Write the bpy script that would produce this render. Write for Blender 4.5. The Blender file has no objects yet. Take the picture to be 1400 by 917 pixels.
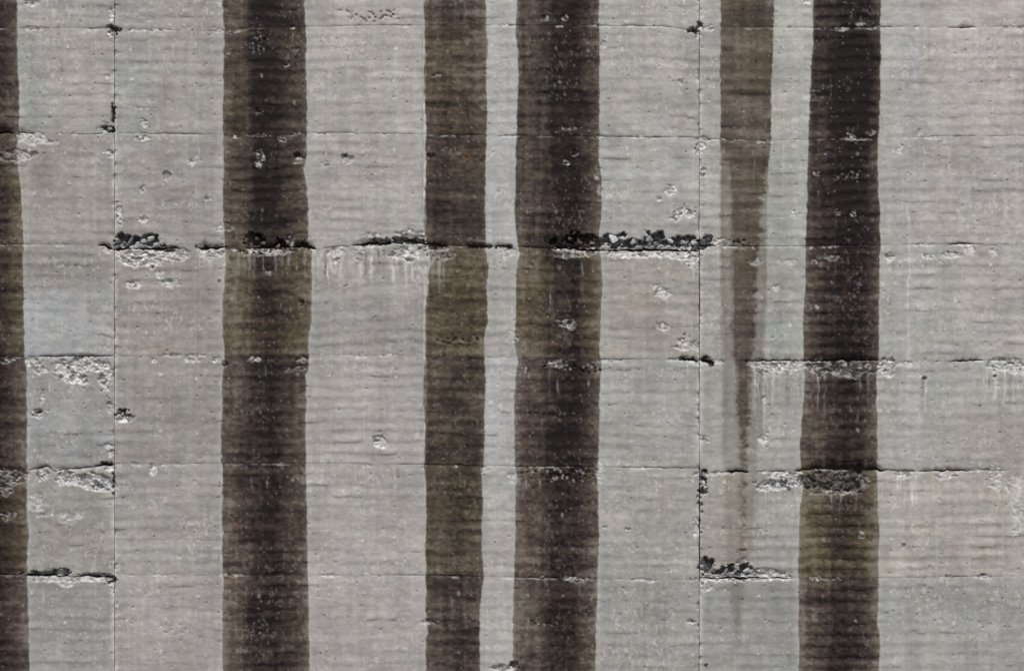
import bpy, math, random
import numpy as np

# ------------------------------------------------------------------ scale of the place
# Wall coordinates are measured in centimetres: u to the right, v downwards from the top of the
# stretch of wall in view.  One lift of concrete is about 150 cm, one bay 800 cm.
CM = 0.01
V_GROUND = 1090.0
def wx(u): return (u - 700.0) * CM
def wz(v): return (V_GROUND - v) * CM

# ------------------------------------------------------------------ camera, sky, sun, exposure
scene = bpy.context.scene
cam_d = bpy.data.cameras.new("camera")
cam = bpy.data.objects.new("camera", cam_d)
scene.collection.objects.link(cam)
DIST = 30.0
cam.location = (0.0, -DIST, wz(458.5))
cam.rotation_euler = (math.radians(90), 0, 0)
cam_d.sensor_width = 36.0
cam_d.lens = 36.0 * DIST / 14.0
cam_d.clip_end = 3000.0
scene.camera = cam

SUN_EL, SUN_AZ = 58.0, -22.0       # degrees; azimuth off the wall's normal, negative = from the left
SUN_STRENGTH, SUN_ANGLE = 3.0, 4.0
SKY_STRENGTH = 0.12
world = bpy.data.worlds.new("World")
scene.world = world
world.use_nodes = True
wn = world.node_tree
wn.nodes.clear()
sky = wn.nodes.new("ShaderNodeTexSky")
sky.sky_type = 'NISHITA'
sky.sun_disc = False
sky.sun_elevation = math.radians(SUN_EL)
sky.sun_rotation = math.radians(180 + SUN_AZ)
sky.dust_density = 3.0
hsv = wn.nodes.new("ShaderNodeHueSaturation")
hsv.inputs['Saturation'].default_value = 0.25
bg = wn.nodes.new("ShaderNodeBackground")
bg.inputs['Strength'].default_value = SKY_STRENGTH
wo = wn.nodes.new("ShaderNodeOutputWorld")
wn.links.new(sky.outputs[0], hsv.inputs['Color'])
wn.links.new(hsv.outputs[0], bg.inputs['Color'])
wn.links.new(bg.outputs[0], wo.inputs['Surface'])

sun_d = bpy.data.lights.new("sun", 'SUN')
sun_d.energy = SUN_STRENGTH
sun_d.angle = math.radians(SUN_ANGLE)
sun_d.color = (1.0, 0.962, 0.945)
sun = bpy.data.objects.new("sun", sun_d)
scene.collection.objects.link(sun)
# direction towards the sun: in front of the wall (-y), up, and to the left
sun.rotation_euler = (math.radians(90 - SUN_EL), 0, math.radians(SUN_AZ))
sun.location = (-8, -20, 30)

scene.view_settings.view_transform = 'Standard'
scene.view_settings.look = 'None'
scene.view_settings.gamma = 1.0
scene.view_settings.use_curve_mapping = False
scene.view_settings.exposure = 0.0

# ------------------------------------------------------------------ helpers: noise
COL = scene.collection
_tabs = {}
def _tab(seed):
    if seed not in _tabs:
        _tabs[seed] = np.random.RandomState(seed * 7919 + 13).rand(256, 256).astype(np.float32)
    return _tabs[seed]

def vn(x, y, seed):
    """smooth value noise, 0..1"""
    t = _tab(seed)
    xf = np.floor(x); yf = np.floor(y)
    fx = (x - xf).astype(np.float32); fy = (y - yf).astype(np.float32)
    xi = xf.astype(np.int32) & 255; yi = yf.astype(np.int32) & 255
    x1 = (xi + 1) & 255; y1 = (yi + 1) & 255
    fx = fx * fx * (3 - 2 * fx); fy = fy * fy * (3 - 2 * fy)
    a = t[yi, xi]; b = t[yi, x1]; c = t[y1, xi]; d = t[y1, x1]
    ab = a + (b - a) * fx
    cd = c + (d - c) * fx
    return ab + (cd - ab) * fy

def fbm(x, y, sx, sy, octv, seed, gain=0.5):
    s = 0.0; amp = 1.0; tot = 0.0; f = 1.0
    for o in range(octv):
        s = s + amp * vn(x * (f / sx) + 17.3 * o, y * (f / sy) + 9.1 * o, seed + o)
        tot += amp; amp *= gain; f *= 2.03
    return s / tot

def worley(x, y, size, seed):
    """F1, F2-F1 and a random number for the nearest cell"""
    t1 = _tab(seed); t2 = _tab(seed + 1); t3 = _tab(seed + 2)
    gx = x / size; gy = y / size
    cx = np.floor(gx).astype(np.int32); cy = np.floor(gy).astype(np.int32)
    f1 = np.full(x.shape, 9.0, np.float32); f2 = f1.copy(); rid = np.zeros(x.shape, np.float32)
    for dx in (-1, 0, 1):
        for dy in (-1, 0, 1):
            ix = cx + dx; iy = cy + dy
            px = ix + t1[iy & 255, ix & 255]; py = iy + t2[iy & 255, ix & 255]
            d = np.hypot(gx - px, gy - py).astype(np.float32)
            near = d < f1
            f2 = np.where(near, f1, np.minimum(f2, d))
            rid = np.where(near, t3[iy & 255, ix & 255], rid)
            f1 = np.where(near, d, f1)
    return f1, f2 - f1, rid

def ss(a, b, x):
    t = np.clip((x - a) / (b - a), 0, 1)
    return t * t * (3 - 2 * t)

def lin(c):
    c = np.asarray(c, np.float32) / 255.0
    return np.where(c <= 0.04045, c / 12.92, ((c + 0.055) / 1.055) ** 2.4).astype(np.float32)

def curve(pts):
    a = np.array(pts, np.float32)
    return lambda q: np.interp(q, a[:, 0], a[:, 1])

# ------------------------------------------------------------------ materials
def new_mat(name):
    m = bpy.data.materials.new(name); m.use_nodes = True
    nt = m.node_tree; nt.nodes.clear()
    out = nt.nodes.new("ShaderNodeOutputMaterial")
    p = nt.nodes.new("ShaderNodeBsdfPrincipled")
    nt.links.new(p.outputs[0], out.inputs['Surface'])
    return m, nt, p

def node(nt, typ, **kw):
    n = nt.nodes.new(typ)
    for k, v in kw.items(): setattr(n, k, v)
    return n

def mixc(nt, fac, a, b, blend='MIX'):
    n = nt.nodes.new("ShaderNodeMix"); n.data_type = 'RGBA'; n.blend_type = blend
    for sock, v in ((n.inputs[0], fac), (n.inputs[6], a), (n.inputs[7], b)):
        if isinstance(v, (int, float)): sock.default_value = v
        elif isinstance(v, tuple): sock.default_value = v
        else: nt.links.new(v, sock)
    return n.outputs[2]

def ramp(nt, fac, stops):
    r = nt.nodes.new("ShaderNodeValToRGB")
    e = r.color_ramp.elements
    while len(e) > 1: e.remove(e[-1])
    for i, (p, c) in enumerate(stops):
        el = e[0] if i == 0 else e.new(p)
        el.position = p; el.color = (*c, 1)
    nt.links.new(fac, r.inputs[0])
    return r.outputs[0]

def L3(*c): return tuple(float(v) for v in lin(c))

def scaled_pos(nt, s):
    g = nt.nodes.new("ShaderNodeNewGeometry")
    mp = nt.nodes.new("ShaderNodeMapping"); mp.inputs['Scale'].default_value = s
    nt.links.new(g.outputs['Position'], mp.inputs[0])
    return mp.outputs[0]

def noise_fac(nt, s, detail=2.0, rough=0.6):
    n = nt.nodes.new("ShaderNodeTexNoise")
    n.inputs['Scale'].default_value = 1.0
    n.inputs['Detail'].default_value = detail
    n.inputs['Roughness'].default_value = rough
    nt.links.new(scaled_pos(nt, s), n.inputs['Vector'])
    return n.outputs['Fac']

def maprange(nt, v, a, b, c, d):
    n = nt.nodes.new("ShaderNodeMapRange")
    n.inputs[1].default_value = a; n.inputs[2].default_value = b
    n.inputs[3].default_value = c; n.inputs[4].default_value = d
    nt.links.new(v, n.inputs[0])
    return n.outputs[0]

def concrete_material():
    m, nt, p = new_mat("stained_concrete")
    a1 = node(nt, "ShaderNodeAttribute", attribute_name="concrete")
    a2 = node(nt, "ShaderNodeAttribute", attribute_name="weather")
    a3 = node(nt, "ShaderNodeAttribute", attribute_name="deposit")
    s2 = nt.nodes.new("ShaderNodeSeparateColor"); nt.links.new(a2.outputs['Color'], s2.inputs[0])
    s3 = nt.nodes.new("ShaderNodeSeparateColor"); nt.links.new(a3.outputs['Color'], s3.inputs[0])
    # sand grain, wood grain of the form boards
    g1 = maprange(nt, noise_fac(nt, (55, 55, 55), 3.0, 0.7), 0.25, 0.75, 0.84, 1.16)
    g2 = maprange(nt, noise_fac(nt, (9, 9, 70), 2.0, 0.6), 0.3, 0.7, 0.97, 1.03)
    mul = node(nt, "ShaderNodeMath", operation='MULTIPLY')
    nt.links.new(g1, mul.inputs[0]); nt.links.new(g2, mul.inputs[1])
    # wet stain: brown at the rim, black in the heart; olive where algae grow
    st = ramp(nt, s2.outputs[1], [(0.0, L3(114, 107, 100)), (0.3, L3(84, 75, 68)), (0.62, L3(57, 48, 45)), (1.0, L3(22, 15, 15))])
    ol = ramp(nt, s2.outputs[1], [(0.0, L3(112, 106, 94)), (0.3, L3(88, 80, 62)), (0.62, L3(64, 56, 41)), (1.0, L3(26, 21, 18))])
    stc = mixc(nt, s2.outputs[2], st, ol)
    c = mixc(nt, s2.outputs[0], a1.outputs['Color'], stc)
    c = mixc(nt, s3.outputs[0], c, (*L3(222, 221, 218), 1))
    c = mixc(nt, s3.outputs[1], c, (*L3(140, 92, 48), 1))
    c = mixc(nt, 1.0, c, mul.outputs[0], 'MULTIPLY')
    nt.links.new(c, p.inputs['Base Color'])
    r = maprange(nt, s2.outputs[1], 0.0, 1.0, 0.9, 0.62)
    nt.links.new(r, p.inputs['Roughness'])
    p.inputs['Specular IOR Level'].default_value = 0.18
    b = nt.nodes.new("ShaderNodeBump"); b.inputs['Strength'].default_value = 0.5
    b.inputs['Distance'].default_value = 0.006
    nt.links.new(noise_fac(nt, (70, 70, 70), 3.0, 0.7), b.inputs['Height'])
    nt.links.new(b.outputs[0], p.inputs['Normal'])
    return m

def stone_material(name, dark, light):
    m, nt, p = new_mat(name)
    oi = nt.nodes.new("ShaderNodeObjectInfo")
    base = ramp(nt, oi.outputs['Random'], [(0.0, dark), (1.0, light)])
    g = maprange(nt, noise_fac(nt, (40, 40, 40), 4.0, 0.7), 0.25, 0.75, 0.6, 1.4)
    c = mixc(nt, 1.0, base, g, 'MULTIPLY')
    nt.links.new(c, p.inputs['Base Color'])
    p.inputs['Roughness'].default_value = 0.7
    b = nt.nodes.new("ShaderNodeBump"); b.inputs['Strength'].default_value = 0.6
    b.inputs['Distance'].default_value = 0.01
    nt.links.new(noise_fac(nt, (60, 60, 60), 3.0, 0.7), b.inputs['Height'])
    nt.links.new(b.outputs[0], p.inputs['Normal'])
    return m

def ground_material():
    m, nt, p = new_mat("gravel_ground")
    f = noise_fac(nt, (6, 6, 6), 6.0, 0.7)
    c = ramp(nt, f, [(0.3, L3(92, 88, 80)), (0.7, L3(150, 145, 136))])
    nt.links.new(c, p.inputs['Base Color'])
    p.inputs['Roughness'].default_value = 0.95
    return m

MAT_C = concrete_material()
MAT_STONE = stone_material("grey_gravel", L3(66, 69, 76), L3(182, 184, 187))
MAT_WET = stone_material("stained_gravel", L3(40, 35, 33), L3(104, 98, 92))
MAT_G = ground_material()

# ------------------------------------------------------------------ the wall: joints
U0, U1 = -500.0, 1756.0
BAYS = [(U0, 156.5), (156.5, 956.0), (956.0, U1)]
# lift joints, one list of (u, v) for each bay
LIFT = [
 [[(-500,-262)], [(156,-262)], [(956,-262)]],
 [[(-500,-112)], [(156,-111)], [(956,-112)]],
 [[(-500,38),(150,39)], [(156,40),(304,43),(345,38),(420,37),(500,35),(720,35),(905,36),(930,40),(956,43)], [(956,38),(1110,38),(1203,37),(1310,38),(1400,36)]],
 [[(-500,182),(0,181),(60,183),(156,184)], [(156,182),(300,184),(370,186),(425,181),(580,184),(760,186),(820,187),(956,188)], [(956,190),(1060,192),(1190,188),(1300,186),(1400,186)]],
 [[(-500,334),(0,334),(130,335),(142,336),(156,342)], [(156,340),(300,339),(400,338),(415,337),(432,341),(460,337),(483,336),(510,333),(534,332),(545,333),(560,329),(580,333),(610,336),(700,337),(760,340),(820,342),(956,343)], [(956,336),(1050,337),(1200,335),(1330,334),(1400,335)]],
 [[(-500,488),(0,488),(80,487),(156,487)], [(156,487),(300,485),(420,485),(560,486),(700,489),(820,491),(956,492)], [(956,491),(975,496),(990,493),(1100,493),(1200,492),(1300,494),(1400,491)]],
 [[(-500,642),(0,642),(40,643),(65,637),(75,645),(90,641),(156,635)], [(156,634),(420,633),(600,635),(700,637),(820,638),(956,640)], [(956,646),(1050,644),(1095,644),(1110,640),(1200,642),(1250,644),(1400,642)]],
 [[(-500,785),(0,785),(60,787),(156,788)], [(156,785),(300,786),(580,786),(700,789),(830,791),(956,792)], [(956,790),(1090,790),(1200,790),(1300,788),(1400,787)]],
 [[(-500,938)], [(156,938)], [(956,938)]],
 [[(-500,1090)], [(156,1090)], [(956,1090)]],
]
# open stretches of the lift joints: joint index -> (u0, u1, width)
OPEN = {
 2: [(120,150,.5),(690,715,.9),(820,945,.9),(430,580,.4),(370,420,.7),(1296,1336,2.2),(945,956,2)],
 3: [(-40,20,3),(25,48,2),(100,156,1),(160,300,.8),(430,560,.6),(600,665,.9),(700,722,1.6),(820,956,1.5),(956,985,.6),(1300,1335,1.4)],
 4: [(-200,130,.6),(134,156,3),(156,180,5),(180,236,3),(270,306,5),(335,402,3),(402,432,5.5),(440,470,1.5),(480,534,4),(532,592,4.5),(588,612,3),(612,640,.8),(638,668,3),(676,702,2.8),(702,762,1.2),(756,830,4),(828,960,4),(956,980,2),(985,1050,1.6),(1050,1203,.8),(1296,1332,2)],
 5: [(0,32,1),(38,156,1.8),(820,872,1),(928,956,4),(956,978,4),(1010,1110,2),(1098,1206,3),(1296,1345,2),(1350,1400,1.2)],
 6: [(-40,34,1.5),(38,72,2),(72,130,2),(128,156,4),(540,582,1),(578,662,1.3),(700,820,1.2),(845,956,1.5),(993,1024,3.5),(1050,1075,1.4),(1086,1216,5.5),(1215,1250,1.8),(1255,1332,2),(1340,1372,1.6)],
 7: [(-60,38,1.6),(36,96,3.6),(100,156,3),(530,662,1),(690,830,.6),(956,1085,3),(1290,1322,1.5)],
}
def joint_v(j, b, u):
    p = LIFT[j][b]
    base = np.interp(u, [q[0] for q in p], [q[1] for q in p])
    return base
def joint_gap(j, u):
    g = np.full(u.shape, 0.02)
    for a, b, w in OPEN.get(j, []):
        if w < 1.7: w = w * .62
        t = np.clip((u - a) / (b - a), 0, 1)
        prof = np.clip(np.sin(np.pi * t), 0, 1) ** 0.45 * ((u > a) & (u < b))
        g = np.maximum(g, w * prof * (0.45 + 0.95 * vn(u / 7.0, u * 0 + j * 3.7, 31)))
    return g
def joint_jag(j, b, u):
    n = (vn(u / 9.0, u * 0 + j * 5.1 + b, 33) - .5) * 1.8 + (vn(u / 3.1, u * 0 + j * 2.2 + b, 34) - .5) * 1.0
    g = joint_gap(j, u)
    return n * np.clip(0.25 + g * 0.55, 0, 1.8)

# ------------------------------------------------------------------ stains: left and right rims against v
ST = [
 dict(l=[(-262,-74),(1090,-70)], r=[(-262,20),(0,23.3),(100,24),(130,26),(185,25),(200,23),(225,24),(240,26),(280,29),(330,32.6),(350,31.3),(400,32),(485,33),(510,37),(690,37),(720,38.3),(790,37.6),(840,39.6),(917,40),(1090,42)],
      prof=[(0,.3),(.25,.75),(.6,.85),(.8,.6),(.93,.35),(1,.2)], lift={}, olive={3:.5,4:.6,6:.7}),
 dict(l=[(-262,304),(0,304.6),(40,306),(125,305),(338,306),(355,309),(372,308),(410,305),(460,304.5),(495,307),(525,303),(640,303.3),(780,304.5),(917,305),(1090,305)],
      r=[(-262,414),(0,416.6),(60,418.6),(180,419),(215,420),(230,415.5),(245,418.6),(280,421),(330,422),(345,426),(440,426),(458,422.5),(485,422),(507,420.5),(513,416),(530,418),(640,418),(690,419),(750,420),(800,422),(917,423),(1090,424)],
      prof=[(0,.2),(.06,.35),(.22,.48),(.34,.85),(.45,.96),(.62,.96),(.74,.76),(.85,.6),(.95,.45),(1,.25)], lift={1:.05,2:.05,3:-.02,4:-.2,5:-.04,6:-.08,7:-.12}, olive={2:.25,4:.75,3:.2}),
 dict(l=[(-262,580),(0,579.6),(130,580),(180,582.6),(205,581),(225,582.6),(300,580.5),(330,582),(345,587.6),(360,589.6),(370,586),(400,584),(455,580),(480,582),(520,579.6),(600,581),(640,580),(660,582.6),(850,582),(864,585),(872,582),(1090,582)],
      r=[(-262,663),(0,664),(60,666.6),(100,665),(150,666),(260,664),(335,663),(350,665),(370,667),(400,665),(440,667),(465,661.6),(485,663),(520,664),(600,661.6),(640,661),(646,657.5),(660,660),(700,660),(720,658),(790,661),(820,657),(917,656),(1090,655)],
      prof=[(0,.15),(.05,.3),(.3,.42),(.5,.52),(.8,.48),(.95,.36),(1,.2)], lift={3:.14,4:-.05,5:.12,6:.02,7:.12}, olive={2:.45,3:.2,4:.8,5:.35,6:.45}),
 dict(l=[(-262,708),(0,706.8),(50,705.5),(70,708),(110,708.5),(200,706),(280,703.5),(330,706),(345,710.5),(360,706),(440,705.5),(470,704),(495,708),(510,705),(550,703),(620,704),(650,705.5),(720,704.5),(780,703),(830,702.5),(860,701),(917,702),(1090,702)],
      r=[(-262,818),(0,819),(150,819.7),(220,818.4),(240,822),(275,823),(330,819),(350,821.5),(380,823),(480,819.7),(500,822),(520,820),(640,818.4),(650,816.4),(690,818.4),(730,819),(790,816.4),(850,815),(917,814),(1090,812)],
      prof=[(0,.2),(.05,.38),(.25,.48),(.38,.72),(.45,.95),(.72,.99),(.8,.75),(.88,.55),(.96,.35),(1,.2)], lift={1:.06,2:.06,3:.02,4:-.14,5:.04,6:-.05,7:-.14}, olive={3:.15,4:.75,6:.15}),
 dict(l=[(-262,985),(460,985),(490,987),(600,987),(650,990),(690,992),(740,993),(780,996),(830,1000),(900,1003),(930,1006)],
      r=[(-262,1060),(0,1059),(60,1057),(120,1055),(200,1054),(230,1050),(300,1049),(400,1048),(460,1045),(590,1044),(600,1037),(640,1035),(690,1031),(740,1029),(780,1025),(830,1016),(900,1010),(930,1007)],
      prof=[(0,.1),(.2,.22),(.5,.3),(.8,.24),(1,.12)], lift={}, olive={2:.3}, faint=True),
 dict(l=[(-262,1116),(0,1112.6),(60,1111),(120,1108),(180,1105.6),(240,1104),(330,1101),(400,1100.5),(430,1098),(490,1099),(520,1100.5),(560,1097.5),(610,1094),(645,1095.5),(670,1097),(690,1094),(770,1091),(840,1092.5),(1090,1092)],
      r=[(-262,1203),(0,1203.4),(130,1204),(175,1203),(190,1201),(230,1199.6),(260,1202),(340,1203.4),(400,1202),(490,1202),(510,1198),(580,1199.6),(640,1199),(690,1200.4),(740,1201.6),(800,1201),(850,1200),(870,1202.6),(1090,1202)],
      prof=[(0,.25),(.1,.42),(.3,.72),(.45,.98),(.7,.99),(.82,.82),(.93,.5),(1,.3)], lift={1:.24,2:.24,3:.2,4:.08,5:-.04,6:-.24,7:-.1}, olive={5:.2,6:.95}),
 dict(l=[(-262,-330),(1090,-336)], r=[(-262,-236),(1090,-228)], prof=[(0,.2),(.3,.6),(.6,.9),(1,.3)], lift={}, olive={}),
 dict(l=[(-262,1540),(1090,1534)], r=[(-262,1628),(1090,1632)], prof=[(0,.2),(.3,.5),(.6,.8),(1,.3)], lift={}, olive={}),
]

# ------------------------------------------------------------------ broken places
# (u, v, half width, half height, depth, kind, paleness, roughness)
# kind: a = broken face with aggregate, c = deep cavity, p = pit, d = shallow scar, h = honeycomb of small holes
SP = [
 # top strip and first lift
 (42,3,10,5,3,'a',.7),(505,22,26,9,3,'h',.1),(470,16,14,5,2,'h',.1),(536,20,12,7,4,'h',.25),(748,25,7,4,4,'a',.9),(772,24,5,4,3,'a',.8),(1103,2,6,4,2,'a',.8),
 (152,20,4,10,3,'a',.8),(157,42,7,5,10,'c',.1),(151,47,5,4,2,'a',.9),(150,37,4,3,6,'c',.1),(952,42,9,4,10,'c',.1),(957,36,4,5,7,'c',.1),(955,49,5,4,2,'a',.9),
 (299,43,6,3,3,'a',1.),(155,155,3,13,8,'c',.1),(147,176,8,6,9,'c',.1),(136,179,7,5,3,'a',.9),(144,169,4,3,2,'a',.9),(197,168,5,6,4,'a',.9),(148,105,3,3,3,'a',.7),
 (355,55,18,18,2,'h',.25),(393,89,4,3,2,'a',.6),(353,152,5,4,3,'p',.3),(405,67,6,3,2,'a',.4),(930,112,5,4,3,'p',.3),
 (322,187,6,3,2,'a',.7),(348,185,18,2,2,'a',.7),(385,189,6,5,3,'a',.7),(825,60,4,4,2,'a',.5),(597,103,9,2.5,2,'a',.5),(780,135,14,2.5,2,'h',.4),(780,176,13,2.2,2,'a',.55),
 (1148,40,11,2.5,2,'a',.5),(1176,33,6,2.5,2,'a',.7),(1112,123,5,2.5,2,'a',.5),(955,205,5,10,4,'a',.5),
 # second lift
 (48,190,26,9,2,'a',.6),(18,212,22,8,3,'a',.25),(45,211,5,4,4,'p',.2),(150,211,5,6,4,'a',.9),(193,189,11,3.5,2.5,'a',1.),(229,240,6,6,4,'p',.5),(262,222,5,5,3,'a',.5),(195,258,4,5,3,'a',.5),(283,271,4,4,3,'a',.9),
 (162,284,5,9,4,'a',.9),(163,294,5,13,7,'a',.55),(195,300,7,4,3,'a',.8),(356,214,6,9,3,'a',.7),(354,224,5,5,3,'a',.7),(406,213,5,4,7,'c',.1),(407,220,7,6,3,'a',.6),(475,218,7,5,5,'p',.8),(470,213,4,3,4,'c',.4),(447,225,8,5,2,'h',.0),
 (590,213,5,3,5,'p',.1),(775,222,5,5,3,'a',.9),(786,209,4,4,3,'p',.5),(815,235,4,10,2,'a',.6),(961,190,7,5,5,'a',.6),(960,198,5,5,3,'a',.9),(961,235,4,8,4,'a',.6),(916,260,9,7,2,'a',1.),(901,272,3,3,2,'a',1.),(937,290,14,7,3,'a',.9),(925,298,8,4,3,'a',.8),
 (1084,291,4,6,3,'a',.9),(1145,290,5,4,3,'a',.6),(1166,291,4,4,3,'a',.7),(1162,186,8,4,3,'a',.8),(1190,180,8,5,2,'a',.6),(1116,238,5,4,2,'a',.6),(1165,240,28,7,1.5,'h',.3),(1230,205,6,8,1.5,'a',.3),(1258,180,4,5,2,'a',.5),
 # the big broken joint
 (147,340,7,5,6,'a',.8),(176,329,17,9,13,'c',.05),(204,327,13,10,13,'c',.05),(165,336,9,5,12,'c',0.),(190,351,31,13,6,'a',.9),(236,347,21,9,5,'a',.55),(225,340,18,4,9,'c',.3),(288,346,17,9,3,'a',.5),(288,338,17,3,9,'c',0.),(299,312,6,5,3,'a',.7),
 (352,329,13,10,14,'c',0.),(382,333,10,7,13,'c',0.),(365,343,32,6,4,'a',.75),(414,333,8,3.5,9,'c',0.),(397,330,6,9,3,'a',.4),(310,310,9,5,2,'a',.4),
 (459,345,11,6,2,'a',.5),(459,357,5,4,4,'p',.6),(492,345,8,12,3,'a',.35),(492,355,5,3,3,'p',.6),(520,331,20,5,9,'c',.1),(560,328,22,6,10,'c',.15),(560,320,22,6,2.5,'a',.8),(555,345,24,10,4,'a',.7),(602,345,20,9,3,'a',.4),(595,336,14,4,7,'c',.1),(510,322,14,4,1.5,'a',.5),
 (655,337,14,3.5,6,'c',.1),(690,338,10,3.5,6,'c',.1),(700,345,14,6,2,'a',.5),(756,329,5,6,11,'c',0.),(783,327,13,9,13,'c',.05),(806,330,17,8,13,'c',0.),(795,344,32,6,4,'a',.7),(774,348,14,5,3,'a',.6),
 (840,328,17,9,12,'c',.1),(868,332,14,7,12,'c',.1),(892,328,18,10,12,'c',.05),(916,332,14,7,12,'c',.1),(943,334,22,9,10,'c',.25),(966,329,8,9,9,'c',.3),(986,331,12,6,3,'a',.6),(870,347,52,6,4,'a',1.),(930,348,28,7,4,'a',1.),(948,355,8,10,3,'a',.9),
 (1009,332,15,6,6,'h',.1),(1030,330,8,6,3,'h',.1),(1035,358,10,6,2,'a',.4),(820,262,4,14,2,'a',.4),
 # third lift
 (185,390,12,6,3,'a',.8),(182,386,9,3,4,'a',.5),(219,375,6,6,2,'a',.8),(231,386,13,6,3,'a',.85),(300,386,3,3,4,'p',.1),(413,413,4,4,4,'p',.3),(365,372,7,4,2,'a',.4),(905,400,13,7,3,'a',.85),(900,393,7,4,2,'a',.8),(906,446,8,7,3,'a',.8),(933,470,10,9,3,'a',.9),(951,472,6,8,5,'a',.55),(940,460,5,5,3,'a',.8),
 (776,440,11,7,4,'a',.55),(780,447,7,4,4,'a',.5),(625,466,34,9,3,'h',.1),(655,462,8,5,4,'h',.15),(1060,392,5,5,3,'a',.6),(1075,358,14,4,1.5,'a',.25),(1140,352,10,5,3,'a',.65),(1125,350,9,4,2,'a',.4),(1113,358,5,2.5,2,'a',.6),(1216,352,8,8,3,'a',.7),(1270,350,9,4,2,'a',.7),(1300,348,16,4,2,'a',.65),(1325,343,10,5,2.5,'a',.75),(1358,342,6,7,2,'a',.6),(1117,419,4,4,2,'a',.8),
 (150,555,4,9,3,'a',.9),
 # joint 5
 (120,497,36,10,5,'a',.95),(85,504,13,9,5,'a',.95),(100,516,20,8,5,'a',.95),(144,512,9,18,5,'a',.9),(54,504,9,8,3,'a',.8),(45,494,16,6,3,'a',.6),(10,492,10,5,3,'a',.5),(262,491,12,5,3,'a',.85),(210,492,5,4,2,'a',.6),(296,491,7,4,3,'a',.7),(349,491,8,4,3,'a',.75),(413,491,8,4,6,'a',.5),(412,501,9,5,4,'a',.45),(394,505,6,4,3,'a',.4),(308,497,4,3,5,'c',.1),
 (762,497,15,5,3,'a',.8),(745,499,9,4,5,'h',.2),(800,504,30,7,3,'h',.35),(718,500,3,9,1.5,'a',.6),(964,491,7,5,9,'c',.1),(971,497,5,5,10,'c',.05),(955,496,9,4,3,'a',.8),(980,494,9,4,2,'a',.8),(938,489,9,3,4,'c',.2),
 (1040,497,18,6,3,'a',.45),(1075,500,32,8,4,'a',.85),(1050,508,14,8,3,'h',.3),(1125,502,28,10,5,'a',.45),(1170,504,32,12,5,'a',.5),(1212,503,14,12,4,'a',.9),(1240,497,20,4,2,'a',.4),(1365,498,18,9,4,'a',.7),(1392,500,14,9,4,'a',.75),(1360,508,6,8,4,'h',.5),
 # fourth lift
 (50,565,9,6,4,'a',.85),(53,563,4,3,7,'c',.1),(57,544,3,8,2,'a',.7),(166,565,9,5,9,'c',.05),(175,571,7,4,6,'c',.1),(168,574,12,4,3,'a',1.),(148,610,6,5,3,'a',.8),(152,620,5,5,3,'a',.8),(519,604,9,9,5,'a',.6),(524,611,5,3,2,'a',.9),(516,590,4,4,3,'h',.2),(1264,516,3,2.5,6,'p',0.),(1043,600,7,6,3,'a',.9),(963,600,7,5,3,'a',.9),(1361,513,2,2,5,'p',0.),(1045,545,3.5,8,2,'a',1.),(700,459,12,9,1,'a',.5),
 # joint 6
 (95,652,17,9,5,'a',.95),(122,657,30,10,6,'a',.85),(140,664,18,8,6,'a',.8),(132,665,8,4,9,'c',.2),(60,648,9,8,4,'a',.85),(16,650,19,13,4,'a',.35),(8,668,9,9,3,'a',.4),(155,660,2,12,10,'c',0.),(209,642,5,7,3,'a',.8),(150,640,7,4,3,'a',.9),(146,634,8,3,7,'c',.1),(760,648,62,10,2.5,'h',.35),(660,641,8,5,2,'a',.4),(701,652,7,9,1.5,'a',.5),
 (1055,663,22,7,5,'a',.85),(1085,656,18,11,5,'a',.9),(1122,658,30,14,9,'a',.08),(1158,656,26,13,9,'a',.08),(1070,648,20,5,2,'a',.7),(962,655,5,10,9,'c',.2),(962,670,6,6,6,'c',.3),(1182,656,10,12,3,'a',.2),(1140,673,34,3,3,'a',.5),(1235,648,10,5,3,'a',.7),(1290,648,14,7,2,'a',.5),(1362,652,8,16,2,'a',.5),(1385,662,10,12,1.5,'a',.5),
 # fifth lift
 (50,690,12,16,1.5,'a',.45),(60,704,13,3,2,'a',.6),(98,708,18,7,1.5,'a',.6),(12,705,10,6,2,'a',.4),(858,722,4,2.5,4,'p',.3),(828,720,3,2,3,'p',.3),(1235,746,2.5,5,5,'p',.5),(951,720,4,14,2.5,'a',1.),(957,690,4,45,5,'h',.2),(1390,690,8,40,1,'a',.4),(1015,768,8,5,3,'a',.6),(1178,730,6,5,2,'a',.5),(1016,752,5,2,4,'p',.1),
 # joint 7
 (60,784,24,4,6,'c',.4),(85,782,12,5,6,'c',.5),(130,786,16,3,6,'c',.4),(153,790,6,5,10,'c',.05),(100,792,60,3,2,'a',.8),(90,796,10,6,1.5,'a',.7),(152,803,4,9,2,'a',.8),(320,785,20,2.5,1.5,'a',.5),
 (968,774,10,11,8,'c',.35),(990,781,20,8,9,'c',.25),(1020,778,12,9,9,'c',.3),(1050,782,26,6,5,'a',.6),(1000,790,44,5,4,'a',1.),(1050,789,34,4,3,'a',1.),(966,800,9,8,3,'a',.9),(787,792,12,4,2,'a',.7),(775,790,4,3,2,'a',.7),(1345,787,8,3,3,'c',.4),
 # last lift
 (945,849,5,3,5,'a',1.),(690,913,17,5,6,'a',.9),(704,908,6,5,5,'c',.3),(350,860,22,10,1.5,'h',.2),(1170,845,8,5,2,'h',.4),(965,910,3,3,6,'c',0.),(745,850,28,6,1.5,'h',.35),(585,850,9,3,2,'a',.4),(158,830,3,8,2,'a',.7),(240,860,30,8,1,'h',.3),(820,640,6,14,1.5,'a',.5),
]
_jr = random.Random(21)
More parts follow.
